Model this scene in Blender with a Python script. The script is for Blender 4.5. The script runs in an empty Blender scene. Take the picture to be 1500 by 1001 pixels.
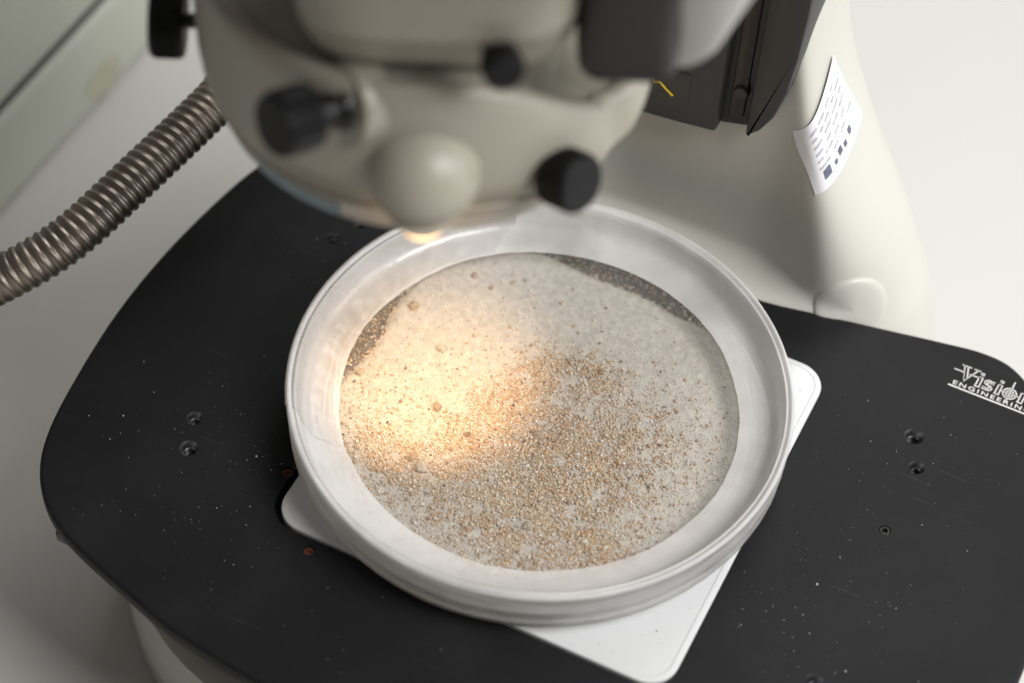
import bpy, bmesh, math, random
import numpy as np
from mathutils import Vector, Matrix, noise
from mathutils.geometry import delaunay_2d_cdt
from mathutils.bvhtree import BVHTree

MM = 0.001
sc = bpy.context.scene
col = sc.collection
random.seed(7)
rng = np.random.default_rng(11)
pi = math.pi
rad = math.radians

# ------------------------------------------------------------------ camera
cam_d = bpy.data.cameras.new("camera")
cam = bpy.data.objects.new("camera", cam_d)
col.objects.link(cam)
F = Vector((-0.25213345, 0.58074725, -0.77405513))
R = Vector((0.89611958, 0.44202936, 0.03974602))
U = R.cross(F)
m = Matrix((R, U, -F)).transposed().to_4x4()
m.translation = Vector((89.974, -221.341, 315.930)) * MM
cam.matrix_world = m
cam_d.sensor_fit = 'HORIZONTAL'
cam_d.sensor_width = 36.0
cam_d.lens = 76.8
cam_d.clip_start = 0.01
cam_d.clip_end = 20.0
cam_d.dof.use_dof = True
cam_d.dof.focus_distance = 0.390
cam_d.dof.aperture_fstop = 9.5
cam_d.dof.aperture_blades = 9
sc.camera = cam

# ------------------------------------------------------------------ world and lamps
w = bpy.data.worlds.new("World")
sc.world = w
w.use_nodes = True
bg = w.node_tree.nodes["Background"]
bg.inputs[0].default_value = (1.0, 0.955, 0.89, 1)
bg.inputs[1].default_value = 0.125


def area(name, loc, target, sx, sy, power, color):
    d = bpy.data.lights.new(name, 'AREA')
    d.shape = 'RECTANGLE'
    d.size, d.size_y = sx, sy
    d.energy = power
    d.color = color
    o = bpy.data.objects.new(name, d)
    col.objects.link(o)
    o.location = loc
    o.rotation_euler = (Vector(target) - Vector(loc)).to_track_quat('-Z', 'Y').to_euler()
    return o


area("ceiling_light", (0.76, -0.06, 0.98), (0.0, 0.0, 0.0), 0.6, 0.6, 18.5, (1.0, 0.985, 0.965))
area("ceiling_light", (0.0, 1.15, 1.15), (0.0, 0.0, 0.0), 0.8, 0.6, 8.5, (1.0, 0.985, 0.965))
area("window_light", (0.95, 0.30, 0.42), (0.02, 0.02, 0.02), 0.70, 0.55, 4, (0.93, 0.97, 1.0))

sc.view_settings.view_transform = 'Standard'
sc.view_settings.look = 'None'
sc.view_settings.exposure = 0.0
sc.view_settings.gamma = 1.0
sc.cycles.use_denoising = True
sc.cycles.max_bounces = 10
sc.cycles.transparent_max_bounces = 12
sc.cycles.sample_clamp_indirect = 6.0


# ------------------------------------------------------------------ materials
def mat(name, base, rough=0.5, metallic=0.0, var=0.0, var_scale=60, bump=0.0, bump_scale=800,
        rough_var=0.0, spec=0.5, coat=0.0, tint2=None):
    m = bpy.data.materials.new(name)
    m.use_nodes = True
    nt = m.node_tree
    b = nt.nodes["Principled BSDF"]
    b.inputs["Base Color"].default_value = (*base, 1)
    b.inputs["Roughness"].default_value = rough
    b.inputs["Metallic"].default_value = metallic
    b.inputs["Specular IOR Level"].default_value = spec
    b.inputs["Coat Weight"].default_value = coat
    tc = nt.nodes.new("ShaderNodeTexCoord")
    if var > 0 or rough_var > 0:
        n = nt.nodes.new("ShaderNodeTexNoise")
        n.inputs["Scale"].default_value = var_scale
        n.inputs["Detail"].default_value = 6
        nt.links.new(tc.outputs["Object"], n.inputs["Vector"])
        if var > 0:
            r = nt.nodes.new("ShaderNodeValToRGB")
            c2 = tint2 or tuple(x * (1 - var) for x in base)
            r.color_ramp.elements[0].position = 0.35
            r.color_ramp.elements[0].color = (*c2, 1)
            r.color_ramp.elements[1].position = 0.65
            r.color_ramp.elements[1].color = (*base, 1)
            nt.links.new(n.outputs["Fac"], r.inputs[0])
            nt.links.new(r.outputs[0], b.inputs["Base Color"])
        if rough_var > 0:
            mr = nt.nodes.new("ShaderNodeMapRange")
            mr.inputs["To Min"].default_value = rough - rough_var
            mr.inputs["To Max"].default_value = rough + rough_var
            mr.inputs["From Min"].default_value = 0.3
            mr.inputs["From Max"].default_value = 0.7
            nt.links.new(n.outputs["Fac"], mr.inputs[0])
            nt.links.new(mr.outputs[0], b.inputs["Roughness"])
    if bump > 0:
        n2 = nt.nodes.new("ShaderNodeTexNoise")
        n2.inputs["Scale"].default_value = bump_scale
        n2.inputs["Detail"].default_value = 4
        nt.links.new(tc.outputs["Object"], n2.inputs["Vector"])
        bp = nt.nodes.new("ShaderNodeBump")
        bp.inputs["Strength"].default_value = bump
        bp.inputs["Distance"].default_value = 0.0003
        nt.links.new(n2.outputs["Fac"], bp.inputs["Height"])
        nt.links.new(bp.outputs[0], b.inputs["Normal"])
    return m


def sheet(name, color, transp, transl, gloss_rough, creases=0.0, spread=0.10, sheen=1.0):
    """thin plastic: part see-through, part scattering, with a Fresnel sheen"""
    m = bpy.data.materials.new(name)
    m.use_nodes = True
    nt = m.node_tree
    nt.nodes.clear()
    out = nt.nodes.new("ShaderNodeOutputMaterial")
    tr = nt.nodes.new("ShaderNodeBsdfTransparent")
    tr.inputs[0].default_value = (0.99, 0.99, 0.99, 1)
    tl = nt.nodes.new("ShaderNodeBsdfTranslucent")
    tl.inputs[0].default_value = (*color, 1)
    df = nt.nodes.new("ShaderNodeBsdfDiffuse")
    df.inputs[0].default_value = (*color, 1)
    gl = nt.nodes.new("ShaderNodeBsdfGlossy")
    gl.inputs["Roughness"].default_value = gloss_rough
    fr = nt.nodes.new("ShaderNodeFresnel")
    fr.inputs[0].default_value = 1.45
    m1 = nt.nodes.new("ShaderNodeMixShader")
    m1.inputs[0].default_value = transl
    nt.links.new(df.outputs[0], m1.inputs[1])
    nt.links.new(tl.outputs[0], m1.inputs[2])
    m2 = nt.nodes.new("ShaderNodeMixShader")
    nt.links.new(m1.outputs[0], m2.inputs[1])
    nt.links.new(tr.outputs[0], m2.inputs[2])
    tc = nt.nodes.new("ShaderNodeTexCoord")
    n = nt.nodes.new("ShaderNodeTexNoise")
    n.inputs["Scale"].default_value = 70
    n.inputs["Detail"].default_value = 5
    nt.links.new(tc.outputs["Object"], n.inputs["Vector"])
    mr = nt.nodes.new("ShaderNodeMapRange")
    mr.inputs["From Min"].default_value = 0.3
    mr.inputs["From Max"].default_value = 0.7
    mr.inputs["To Min"].default_value = max(0, transp - spread)
    mr.inputs["To Max"].default_value = min(1, transp + spread)
    nt.links.new(n.outputs["Fac"], mr.inputs[0])
    nt.links.new(mr.outputs[0], m2.inputs[0])
    if creases:
        at = nt.nodes.new("ShaderNodeAttribute")
        at.attribute_name = "strip"
        bh = None
        for sx, sy, shear, wgt in ((5, .22, 1.6, .7), (9, .45, -2.5, .45), (3, .9, .6, .6)):
            sep = nt.nodes.new("ShaderNodeMapping")
            sep.inputs["Rotation"].default_value = (0, 0, shear * .12)
            sep.inputs["Scale"].default_value = (sx, sy, 1)
            nt.links.new(at.outputs["Vector"], sep.inputs[0])
            nz = nt.nodes.new("ShaderNodeTexNoise")
            nz.inputs["Scale"].default_value = 1.0
            nz.inputs["Detail"].default_value = 5
            nz.inputs["Distortion"].default_value = 1.2
            nt.links.new(sep.outputs[0], nz.inputs["Vector"])
            ml = nt.nodes.new("ShaderNodeMath")
            ml.operation = 'MULTIPLY'
            ml.inputs[1].default_value = wgt
            nt.links.new(nz.outputs["Fac"], ml.inputs[0])
            if bh is None: bh = ml
            else:
                sm_ = nt.nodes.new("ShaderNodeMath")
                nt.links.new(bh.outputs[0], sm_.inputs[0])
                nt.links.new(ml.outputs[0], sm_.inputs[1])
                bh = sm_
        bp = nt.nodes.new("ShaderNodeBump")
        bp.inputs["Strength"].default_value = creases
        bp.inputs["Distance"].default_value = 0.0012
        nt.links.new(bh.outputs[0], bp.inputs["Height"])
        for nd in (gl, df, tl, fr):
            nt.links.new(bp.outputs[0], nd.inputs["Normal"])
    m3 = nt.nodes.new("ShaderNodeMixShader")
    fk = nt.nodes.new("ShaderNodeMath")
    fk.operation = 'MULTIPLY'
    fk.inputs[1].default_value = sheen
    nt.links.new(fr.outputs[0], fk.inputs[0])
    nt.links.new(fk.outputs[0], m3.inputs[0])
    nt.links.new(m2.outputs[0], m3.inputs[1])
    nt.links.new(gl.outputs[0], m3.inputs[2])
    nt.links.new(m3.outputs[0], out.inputs[0])
    return m


def stage_material():
    m = mat("black_anodised", (0.0105, 0.0105, 0.0118), 0.5, 0, 0.12, 45, 0.12, 2500, 0.05, 0.16)
    nt = m.node_tree
    b = nt.nodes["Principled BSDF"]
    base_link = b.inputs["Base Color"].links[0].from_socket
    tc = nt.nodes.new("ShaderNodeTexCoord")
    # thin smears of grey dust wiped across the plate
    n = nt.nodes.new("ShaderNodeTexNoise")
    n.inputs["Scale"].default_value = 22
    n.inputs["Detail"].default_value = 9
    n.inputs["Roughness"].default_value = 0.7
    nt.links.new(tc.outputs["Object"], n.inputs["Vector"])
    r = nt.nodes.new("ShaderNodeValToRGB")
    r.color_ramp.elements[0].position = 0.48
    r.color_ramp.elements[0].color = (0, 0, 0, 1)
    r.color_ramp.elements[1].position = 0.85
    r.color_ramp.elements[1].color = (0.028, 0.028, 0.028, 1)
    nt.links.new(n.outputs["Fac"], r.inputs[0])
    # hair scratches
    mp = nt.nodes.new("ShaderNodeMapping")
    mp.inputs["Rotation"].default_value = (0, 0, 0.6)
    mp.inputs["Scale"].default_value = (40, 900, 1)
    nt.links.new(tc.outputs["Object"], mp.inputs[0])
    v = nt.nodes.new("ShaderNodeTexNoise")
    v.inputs["Scale"].default_value = 1.0
    v.inputs["Detail"].default_value = 2
    nt.links.new(mp.outputs[0], v.inputs["Vector"])
    r2 = nt.nodes.new("ShaderNodeValToRGB")
    r2.color_ramp.elements[0].position = 0.70
    r2.color_ramp.elements[0].color = (0, 0, 0, 1)
    r2.color_ramp.elements[1].position = 0.74
    r2.color_ramp.elements[1].color = (0.035, 0.035, 0.035, 1)
    nt.links.new(v.outputs["Fac"], r2.inputs[0])
    ad = nt.nodes.new("ShaderNodeMath")
    ad.operation = 'ADD'
    nt.links.new(r.outputs[0], ad.inputs[0])
    nt.links.new(r2.outputs[0], ad.inputs[1])
    mx = nt.nodes.new("ShaderNodeMix")
    mx.data_type = 'RGBA'
    nt.links.new(ad.outputs[0], mx.inputs[0])
    nt.links.new(base_link, mx.inputs[6])
    mx.inputs[7].default_value = (0.34, 0.34, 0.35, 1)
    nt.links.new(mx.outputs[2], b.inputs["Base Color"])
    return m


def grain_material(name, rough=0.55):
    m = bpy.data.materials.new(name)
    m.use_nodes = True
    nt = m.node_tree
    b = nt.nodes["Principled BSDF"]
    at = nt.nodes.new("ShaderNodeAttribute")
    at.attribute_name = "grain_colour"
    nt.links.new(at.outputs["Color"], b.inputs["Base Color"])
    b.inputs["Roughness"].default_value = rough
    return m


def emit(name, color, strength):
    m = bpy.data.materials.new(name)
    m.use_nodes = True
    nt = m.node_tree
    b = nt.nodes["Principled BSDF"]
    b.inputs["Base Color"].default_value = (0.8, 0.8, 0.8, 1)
    b.inputs["Emission Color"].default_value = (*color, 1)
    b.inputs["Emission Strength"].default_value = strength
    return m


M = dict(
    table=mat("bench_laminate", (0.57, 0.565, 0.54), 0.42, 0, 0.05, 9, 0.05, 900, 0.05),
    cream=mat("cream_enamel", (0.55, 0.545, 0.495), 0.38, 0, 0.04, 30, 0.06, 1400, 0.04),
    head=mat("shaded_cream_enamel", (0.345, 0.32, 0.265), 0.40, 0, 0.05, 40, 0.06, 1400, 0.04),  # head enamel: cream darkened so part of its shade is in the colour
    stage=stage_material(),
    hole=mat("black_bore", (0.20, 0.20, 0.21), 0.38, 1.0, 0.2, 300, 0, 800, 0.05, 0.9),
    rust=mat("rusty_screw", (0.16, 0.045, 0.022), 0.6, 0.3, 0.5, 900, 0.4, 2500),
    screw=mat("black_screw", (0.03, 0.03, 0.03), 0.35, 0.7, 0.4, 900, 0.3, 2500),
    opal=mat("opal_plate", (0.59, 0.60, 0.61), 0.24, 0, 0.03, 40, 0.02, 600, 0.06, 0.5, 0.3),
    white=mat("white_lettering", (0.72, 0.72, 0.70), 0.6, 0, 0.15, 700, 0.1, 2500),
    knob=mat("black_knob_plastic", (0.005, 0.005, 0.006), 0.5, 0, 0.2, 120, 0.1, 1500, 0.06, 0.25),
    dark=mat("dark_grey_plastic", (0.035, 0.036, 0.036), 0.45, 0, 0.1, 60, 0.15, 1800, 0.05),
    blackp=mat("black_plastic", (0.006, 0.006, 0.007), 0.4, 0, 0.1, 60, 0.1, 1800, 0.05),
    collar=mat("satin_grey_metal", (0.50, 0.48, 0.47), 0.38, 0.35, 0.08, 50, 0.05, 1500, 0.05),
    steel=mat("bronzed_steel", (0.36, 0.31, 0.265), 0.42, 1.0, 0.3, 160, 0.1, 2000, 0.07),
    case=mat("pale_green_enamel", (0.53, 0.55, 0.475), 0.45, 0, 0.05, 14, 0.06, 900, 0.05),
    stain=mat("brown_stain", (0.47, 0.47, 0.36), 0.7, 0, 0.2, 90),
    label=mat("paper_label", (0.84, 0.84, 0.87), 0.55, 0, 0.03, 200),
    ink=mat("label_ink", (0.16, 0.16, 0.24), 0.7, 0, 0.35, 900),
    ink_light=mat("label_ink_pale", (0.62, 0.62, 0.69), 0.7, 0, 0.3, 900),
    yellow=mat("yellow_ink", (0.65, 0.45, 0.03), 0.5, 0, 0.2, 400),
    lens_ring=mat("satin_ring", (0.50, 0.455, 0.39), 0.30, 0.2, 0.06, 60),
    blue=mat("blue_print", (0.22, 0.30, 0.34), 0.4, 0, 0.2, 200),
    silt=mat("pale_silt", (0.68, 0.645, 0.585), 0.8, 0, 0.22, 700, 0.9, 2600, 0, 0.3),
    shaded_gravel=mat("shaded_grey_silt", (0.23, 0.21, 0.18), 0.85, 0, 0.4, 900, 0.8, 2600, 0, 0.3),
    grain=grain_material("sand_grain"),
    dust=mat("dust_flake", (0.75, 0.73, 0.70), 0.5, 0, 0.3, 3000),
    film=sheet("stretched_wax_film", (0.95, 0.94, 0.93), 0.36, 0.34, 0.28, 0.16, 0.14, 0.45),
    film_wall=sheet("stretched_wax_film_side", (0.95, 0.94, 0.93), 0.50, 0.5, 0.22, 0.22, 0.10, 0.5),
    film2=sheet("wax_film_second_layer", (0.86, 0.83, 0.81), 0.68, 0.3, 0.16, 0.2),
    clear=sheet("clear_polystyrene", (0.9, 0.9, 0.9), 0.92, 0.22, 0.22, 0.0, 0.03, 0.7),
    lamp=emit("lamp_glow", (1.0, 0.60, 0.26), 5.0),
)


# ------------------------------------------------------------------ helpers (all lengths in mm)
def obj(name, verts, faces, mt, parent=None, smooth=True, sharp=35):
    me = bpy.data.meshes.new(name)
    me.from_pydata([(v[0] * MM, v[1] * MM, v[2] * MM) for v in verts], [], faces)
    me.validate()
    bm = bmesh.new()
    bm.from_mesh(me)
    bmesh.ops.recalc_face_normals(bm, faces=bm.faces)
    bm.to_mesh(me)
    bm.free()
    if smooth:
        me.polygons.foreach_set("use_smooth", [True] * len(me.polygons))
        me.set_sharp_from_angle(angle=rad(sharp))
    me.materials.append(mt)
    o = bpy.data.objects.new(name, me)
    col.objects.link(o)
    if parent is not None:
        attach(o, parent)
    return o


def attach(o, parent):
    o.parent = parent
    p = parent
    mw = Matrix.Identity(4)
    chain = []
    while p is not None:
        chain.append(p)
        p = p.parent
    for q in reversed(chain):
        mw = mw @ (q.matrix_parent_inverse if q.parent else Matrix.Identity(4)) @ Matrix.LocRotScale(
            q.location, q.rotation_euler, q.scale)
    o.matrix_parent_inverse = mw.inverted()


def empty(name, loc, label, cat, group=None):
    o = bpy.data.objects.new(name, None)
    o.empty_display_size = 0.01
    col.objects.link(o)
    o.location = Vector(loc) * MM
    tag(o, label, cat, group)
    return o


def tag(o, label=None, cat=None, group=None, kind=None):
    if label: o["label"] = label
    if cat: o["category"] = cat
    if group: o["group"] = group
    if kind: o["kind"] = kind
    return o


def rings(rs, closed=True, cap0=True, cap1=True):
    """rs: list of rings with the same vertex count -> verts, faces"""
    n = len(rs[0])
    v, f = [], []
    for r in rs:
        v += list(r)
    for i in range(len(rs) - 1):
        for j in range(n if closed else n - 1):
            a, b = i * n + j, i * n + (j + 1) % n
            f.append((a, b, b + n, a + n))
    if cap0: f.append(tuple(reversed(range(n))))
    if cap1: f.append(tuple(range((len(rs) - 1) * n, len(rs) * n)))
    return v, f


def lathe_pts(profile, n, c=(0, 0), fn=None):
    out = []
    for (r, z) in profile:
        ring = []
        for k in range(n):
            t = 2 * pi * k / n
            rr, zz = (r, z) if fn is None else fn(r, z, t)
            ring.append((c[0] + rr * math.cos(t), c[1] + rr * math.sin(t), zz))
        out.append(ring)
    return out


def frame_for(axis):
    a = Vector(axis).normalized()
    u = a.orthogonal().normalized()
    return a, u, a.cross(u)


def lathe_axis(profile, n, origin, axis, fn=None):
    """profile (r, s): radius r at distance s along axis from origin"""
    a, u, v = frame_for(axis)
    o = Vector(origin)
    out = []
    for i, (r, s) in enumerate(profile):
        ring = []
        for k in range(n):
            t = 2 * pi * k / n
            rr = r if fn is None else fn(r, s, t, k)
            ring.append(tuple(o + a * s + (u * math.cos(t) + v * math.sin(t)) * rr))
        out.append(ring)
    return out


def box_mesh(name, lo, hi, bev, mt, parent=None, seg=3, xf=None):
    bm = bmesh.new()
    bmesh.ops.create_cube(bm, size=1)
    for v in bm.verts:
        v.co = Vector(((v.co.x + .5) * (hi[0] - lo[0]) + lo[0], (v.co.y + .5) * (hi[1] - lo[1]) + lo[1],
                       (v.co.z + .5) * (hi[2] - lo[2]) + lo[2]))
    if bev > 0:
        bmesh.ops.bevel(bm, geom=list(bm.edges), offset=bev, segments=seg, profile=0.5, affect='EDGES')
    vs = [tuple(xf @ v.co) if xf else tuple(v.co) for v in bm.verts]
    fs = [tuple(v.index for v in f.verts) for f in bm.faces]
    bm.verts.index_update()
    bm.free()
    return obj(name, vs, fs, mt, parent)


def catmull(pts, per=6, closed=True):
    n = len(pts)
    out = []
    for i in range(n if closed else n - 1):
        if closed:
            p0, p1, p2, p3 = (Vector(pts[(i + k) % n]) for k in (-1, 0, 1, 2))
        else:
            p0, p1, p2, p3 = (Vector(pts[min(max(i + k, 0), n - 1)]) for k in (-1, 0, 1, 2))
        for s in range(per):
            t = s / per
            out.append(0.5 * ((2 * p1) + (p2 - p0) * t + (2 * p0 - 5 * p1 + 4 * p2 - p3) * t * t +
                              (3 * p1 - p0 - 3 * p2 + p3) * t ** 3))
    if not closed:
        out.append(Vector(pts[-1]))
    return out


def inset_loop(loop, d):
    n = len(loop)
    out = []
    for i in range(n):
        a, b = Vector(loop[i - 1][:2]), Vector(loop[(i + 1) % n][:2])
        t = (b - a).normalized()
        nn = Vector((-t.y, t.x))          # inward for a counter-clockwise loop
        out.append(Vector(loop[i][:2]) + nn * d)
    return out


def rrect(x0, x1, y0, y1, r, n=8):
    out = []
    for cx, cy, a0 in ((x1 - r, y0 + r, -90), (x1 - r, y1 - r, 0), (x0 + r, y1 - r, 90), (x0 + r, y0 + r, 180)):
        for k in range(n + 1):
            a = rad(a0 + 90 * k / n)
            out.append(Vector((cx + r * math.cos(a), cy + r * math.sin(a))))
    return out


def ring3(loop, z):
    return [(p[0], p[1], z) for p in loop]


def tube(name, pts, r, mt, parent=None, n=8):
    pts = [Vector(p) for p in pts]
    rs = []
    for i, p in enumerate(pts):
        t = (pts[min(i + 1, len(pts) - 1)] - pts[max(i - 1, 0)]).normalized()
        up = Vector((0, 0, 1)) if abs(t.z) < 0.95 else Vector((1, 0, 0))
        u = t.cross(up).normalized()
        v = u.cross(t)
        rs.append([tuple(p + (u * math.cos(2 * pi * k / n) + v * math.sin(2 * pi * k / n)) * r) for k in range(n)])
    return obj(name, *rings(rs), mt, parent)


def smooth01(x):
    x = min(1, max(0, x))
    return x * x * (3 - 2 * x)


# ------------------------------------------------------------------ the bench
TZ = -60.0
v = [(-1500, -1500, TZ), (1500, -1500, TZ), (1500, 1500, TZ), (-1500, 1500, TZ)]
tag(obj("table", v, [(0, 1, 2, 3)], M["table"], smooth=False), "pale grey laboratory bench under the microscope", None, None, "structure")

# ------------------------------------------------------------------ pale green case, back left
cs = empty("equipment_case", (-210, 140, TZ), "pale green metal equipment case standing on the bench behind the hose", "case")
box_mesh("upper_shell", (-300, 20, -32.0), (-152, 330, 45), 5, M["case"], cs, 4)
box_mesh("lower_shell", (-299.4, 20.6, TZ + .2), (-152.5, 329.4, -33.2), 3.5, M["case"], cs, 4)
box_mesh("seam_strip", (-296, 24, -34.5), (-154.0, 326, -30.5), 0.4, M["dark"], cs, 1)
st = []
for k in range(22):
    a = 2 * pi * k / 22
    rr = 1 + .35 * noise.noise(Vector((math.cos(a) * 1.5, math.sin(a) * 1.5, 3)))
    st.append((-152.35, 82 + 7.5 * rr * math.cos(a), -52.5 + 4.6 * rr * math.sin(a)))
obj("stain", st, [tuple(range(22))], M["stain"], cs, smooth=False)

# ------------------------------------------------------------------ microscope stand
scope = empty("microscope", (5, 85, TZ), "cream stereo microscope with black focus slide, its zoom head hanging over the dish", "microscope")

foot_loop = rrect(-79, 89, -57, 42, 49, 14)
zs = [(TZ + .1, 1.5), (TZ + 1.2, .2), (TZ + 4.5, 0), (TZ + 5.0, .8), (TZ + 6.0, .8), (TZ + 6.5, 0), (-45, 0.3), (-41.5, 1.8), (-40, 5)]
foot = obj("foot", *rings([ring3(inset_loop(foot_loop, d), z) for z, d in zs]), M["cream"], scope)
# support under the stage
obj("stage_post", *rings(lathe_pts([(36, -41), (34, -36), (33, -20), (33, -6), (38, -4.3)], 48, (5, -2))), M["dark"], scope)


COL_Z = [-60, -41, -20, -5, 10, 25, 40, 55, 70, 110]
COL_A = [57, 55.5, 51, 46.5, 39, 29.5, 21.5, 17.5, 16, 15]


def column_ring(z, n=160, p=2.2):
    """a domed foot that narrows upwards, scooped flat at the front above the stage"""
    a = float(np.interp(z, COL_Z, COL_A))
    ring = []
    for k in range(n):
        t = 2 * pi * k / n
        c, s_ = math.cos(t), math.sin(t)
        x = 5 + a * math.copysign(abs(c) ** (2 / p), c)
        y = 67 + 25 * math.copysign(abs(s_) ** (2 / p), s_)
        ys = 42 + 15 * smooth01((z + 5) / 6.5) - 7.5 * smooth01((abs(x - 5) - 14) / 20)
        h = min(1, max(0, .5 + .5 * (y - ys) / 6.0))
        ring.append((x, ys * (1 - h) + y * h + 6.0 * h * (1 - h), z))
    return ring


czs = sorted(set([-59.8, -50, -41, -30, -20, -12] + [-9 + .75 * k for k in range(18)] + [6 + 3 * k for k in range(30)] + [100, 125, 150]))
bm = bmesh.new()
cv, cf = rings([column_ring(z) for z in czs])
bv = [bm.verts.new(c) for c in cv]
for f in cf: bm.faces.new([bv[i] for i in f])
bmesh.ops.recalc_face_normals(bm, faces=bm.faces)
for it in range(10):
    bmesh.ops.smooth_vert(bm, verts=[q for q in bm.verts if -55 < q.co.z < 140], factor=0.5, use_axis_x=True, use_axis_y=True, use_axis_z=True)
bm.verts.index_update()
column = obj("column", [tuple(x.co) for x in bm.verts], [tuple(x.index for x in f.verts) for f in bm.faces], M["cream"], scope, sharp=70)
bvh = BVHTree.FromBMesh(bm)
bm.free()


# black focus slide on the front of the column: panel, black backing painting the groove's deep shade, cheek
def slab(name, outline, y0, y1, mt, parent, bev=0.7):
    """outline in (x, z), thickness y0 (front) to y1"""
    lp = [Vector(q) for q in outline]
    ar_ = sum(lp[i - 1].x * lp[i].y - lp[i].x * lp[i - 1].y for i in range(len(lp)))
    if ar_ < 0: lp.reverse()
    rs_ = []
    for d, y in ((bev, y0), (bev * .3, y0 + bev * .3), (0, y0 + bev), (0, y1)):
        rs_.append([(q.x, y, q.y) for q in inset_loop(lp, d)])
    return obj(name, *rings(rs_), mt, parent, sharp=30)


slide = slab("focus_slide", [(-20, 31.5), (9, 32.4), (15, 34.2), (18, 39), (20.3, 49), (21.3, 62), (21.3, 150), (-20, 150)], 56.2, 66, M["blackp"], scope, .4)
slab("slide_panel", [(-20.5, 29.5), (-6, 30.0), (2, 30.9), (8.2, 31.9), (8.4, 40), (8.8, 150), (-20.5, 150)], 53.6, 57.5, M["dark"], slide)
slab("slide_cheek", [(14.0, 34.2), (15.3, 34.6), (16.6, 36.0), (18.6, 40), (20.4, 47), (21.3, 55), (21.8, 66), (21.8, 150), (14.4, 150)], 53.4, 63, M["dark"], slide, .9)
slab("slide_rail", [(9.6, 35.5), (12.6, 36), (12.8, 150), (9.8, 150)], 55.6, 57.5, M["blackp"], slide, .3)
obj("slide_screw", *rings(lathe_axis([(0.2, 0), (1.2, 0), (1.5, .4), (1.5, 2.5)], 20, (11.6, 55.0, 42), (0, 1, 0))), M["dark"], slide)
# small plate with yellow handwriting on the slide panel
box_mesh("nameplate", (-12, 53.2, 34.6), (2.4, 53.9, 43.4), .2, M["dark"], slide, 1)
sq = [(-8.8, 53.0, 38.6), (-8.0, 53.0, 41.6), (-7.2, 53.0, 39.2), (-6.4, 53.0, 41.6), (-5.8, 53.0, 39.4), (-5.0, 53.0, 40.8),
      (-4.2, 53.0, 39.5), (-3.2, 53.0, 39.8), (-2.0, 53.0, 38.8), (-0.4, 53.0, 37.6)]
tube("yellow_mark", catmull(sq, 5, False), 0.22, M["yellow"], slide, 6)
# round cap on the shoulder
cap_p, cap_n, _, _ = bvh.find_nearest(Vector((41.0, 52.5, 1.0)))
_, cap_u, cap_v = frame_for(cap_n)
cap_rs = []
for rr, lift in ((.2, .75), (3, .72), (5.6, .66), (6.5, .58), (6.9, .42), (7.15, .1), (7.2, -.6)):
    ring = []
    for k in range(48):
        p_ = cap_p + (cap_u * math.cos(2 * pi * k / 48) + cap_v * math.sin(2 * pi * k / 48)) * rr
        h_, _, _, _ = bvh.ray_cast(p_ + cap_n * 10, -cap_n)
        ring.append(tuple((h_ if h_ is not None else p_) + cap_n * lift))
    cap_rs.append(ring)
obj("round_cap", *rings(cap_rs), M["cream"], scope, sharp=50)

# paper label on the right flank, wrapped on to the surface
LQ = [Vector(q) for q in ((21.2, 56.7, 36.1), (23.4, 65.5, 48.6), (30.2, 53.3, 26.0), (30.4, 70.9, 32.4))]


LN = (LQ[1] - LQ[0] + LQ[3] - LQ[2]).cross(LQ[2] - LQ[0] + LQ[3] - LQ[1]).normalized()
if LN.x < 0: LN = -LN


def on_column(a, b, lift):
    p = LQ[0].lerp(LQ[1], a).lerp(LQ[2].lerp(LQ[3], a), b)
    h, n2, _, _ = bvh.ray_cast(p + LN * 14, -LN)
    if h is None: h = p
    return tuple(h + LN * lift)


def decal(name, a0, a1, b0, b1, lift, mt, parent, na=14, nb=10):
    vs = [on_column(a0 + (a1 - a0) * i / na, b0 + (b1 - b0) * j / nb, lift) for i in range(na + 1) for j in range(nb + 1)]
    fs = [(i * (nb + 1) + j, i * (nb + 1) + j + 1, (i + 1) * (nb + 1) + j + 1, (i + 1) * (nb + 1) + j) for i in range(na) for j in range(nb)]
    return obj(name, vs, fs, mt, parent)


lab = decal("paper_label", 0, 1, 0, 1, 0.55, M["label"], scope, 30, 30)
for i in range(6):
    b = .14 + i * .105
    a = .10
    while a < .82:
        L = random.uniform(.07, .2)
        decal("print_line", a, min(a + L, .92), b, b + 0.032, 0.72, M["ink_light"], lab, 5, 2)
        a += L + random.uniform(.04, .12)
for a, b, s_ in ((.12, .80, .13), (.30, .83, .06), (.40, .80, .09), (.52, .84, .07), (.66, .82, .08)):
    decal("print_block", a, a + s_ * .8, b - s_ * .5, b + s_ * .5, 0.72, M["ink"], lab, 3, 3)

# ------------------------------------------------------------------ microscope head
HX, HY, HA = -23.0, -1.0, rad(26.25)


def hw(x, y, z):
    return (HX + x * math.cos(HA) - y * math.sin(HA), HY + x * math.sin(HA) + y * math.cos(HA), z)


def hdir(x, y, z):
    return (x * math.cos(HA) - y * math.sin(HA), x * math.sin(HA) + y * math.cos(HA), z)


N = 128
prof = [(0.0, 28.0), (0.02, 31.5), (0.06, 33.0), (0.13, 33.9), (0.15, 33.4), (0.17, 33.4), (0.19, 34.35), (0.35, 34.8), (0.6, 34.9), (0.85, 34.6), (0.95, 34.2), (0.985, 33.6), (1.0, 32.6), (0.985, 31.6), (0.93, 31.2), (0.6, 31.0)]


def lip_z(t):
    # t: local angle, 0 = camera right, -90 = towards the camera
    d = abs((t - rad(-8) + pi) % (2 * pi) - pi)
    return 91 + 16.5 * smooth01((d - rad(14)) / rad(62))


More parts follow.
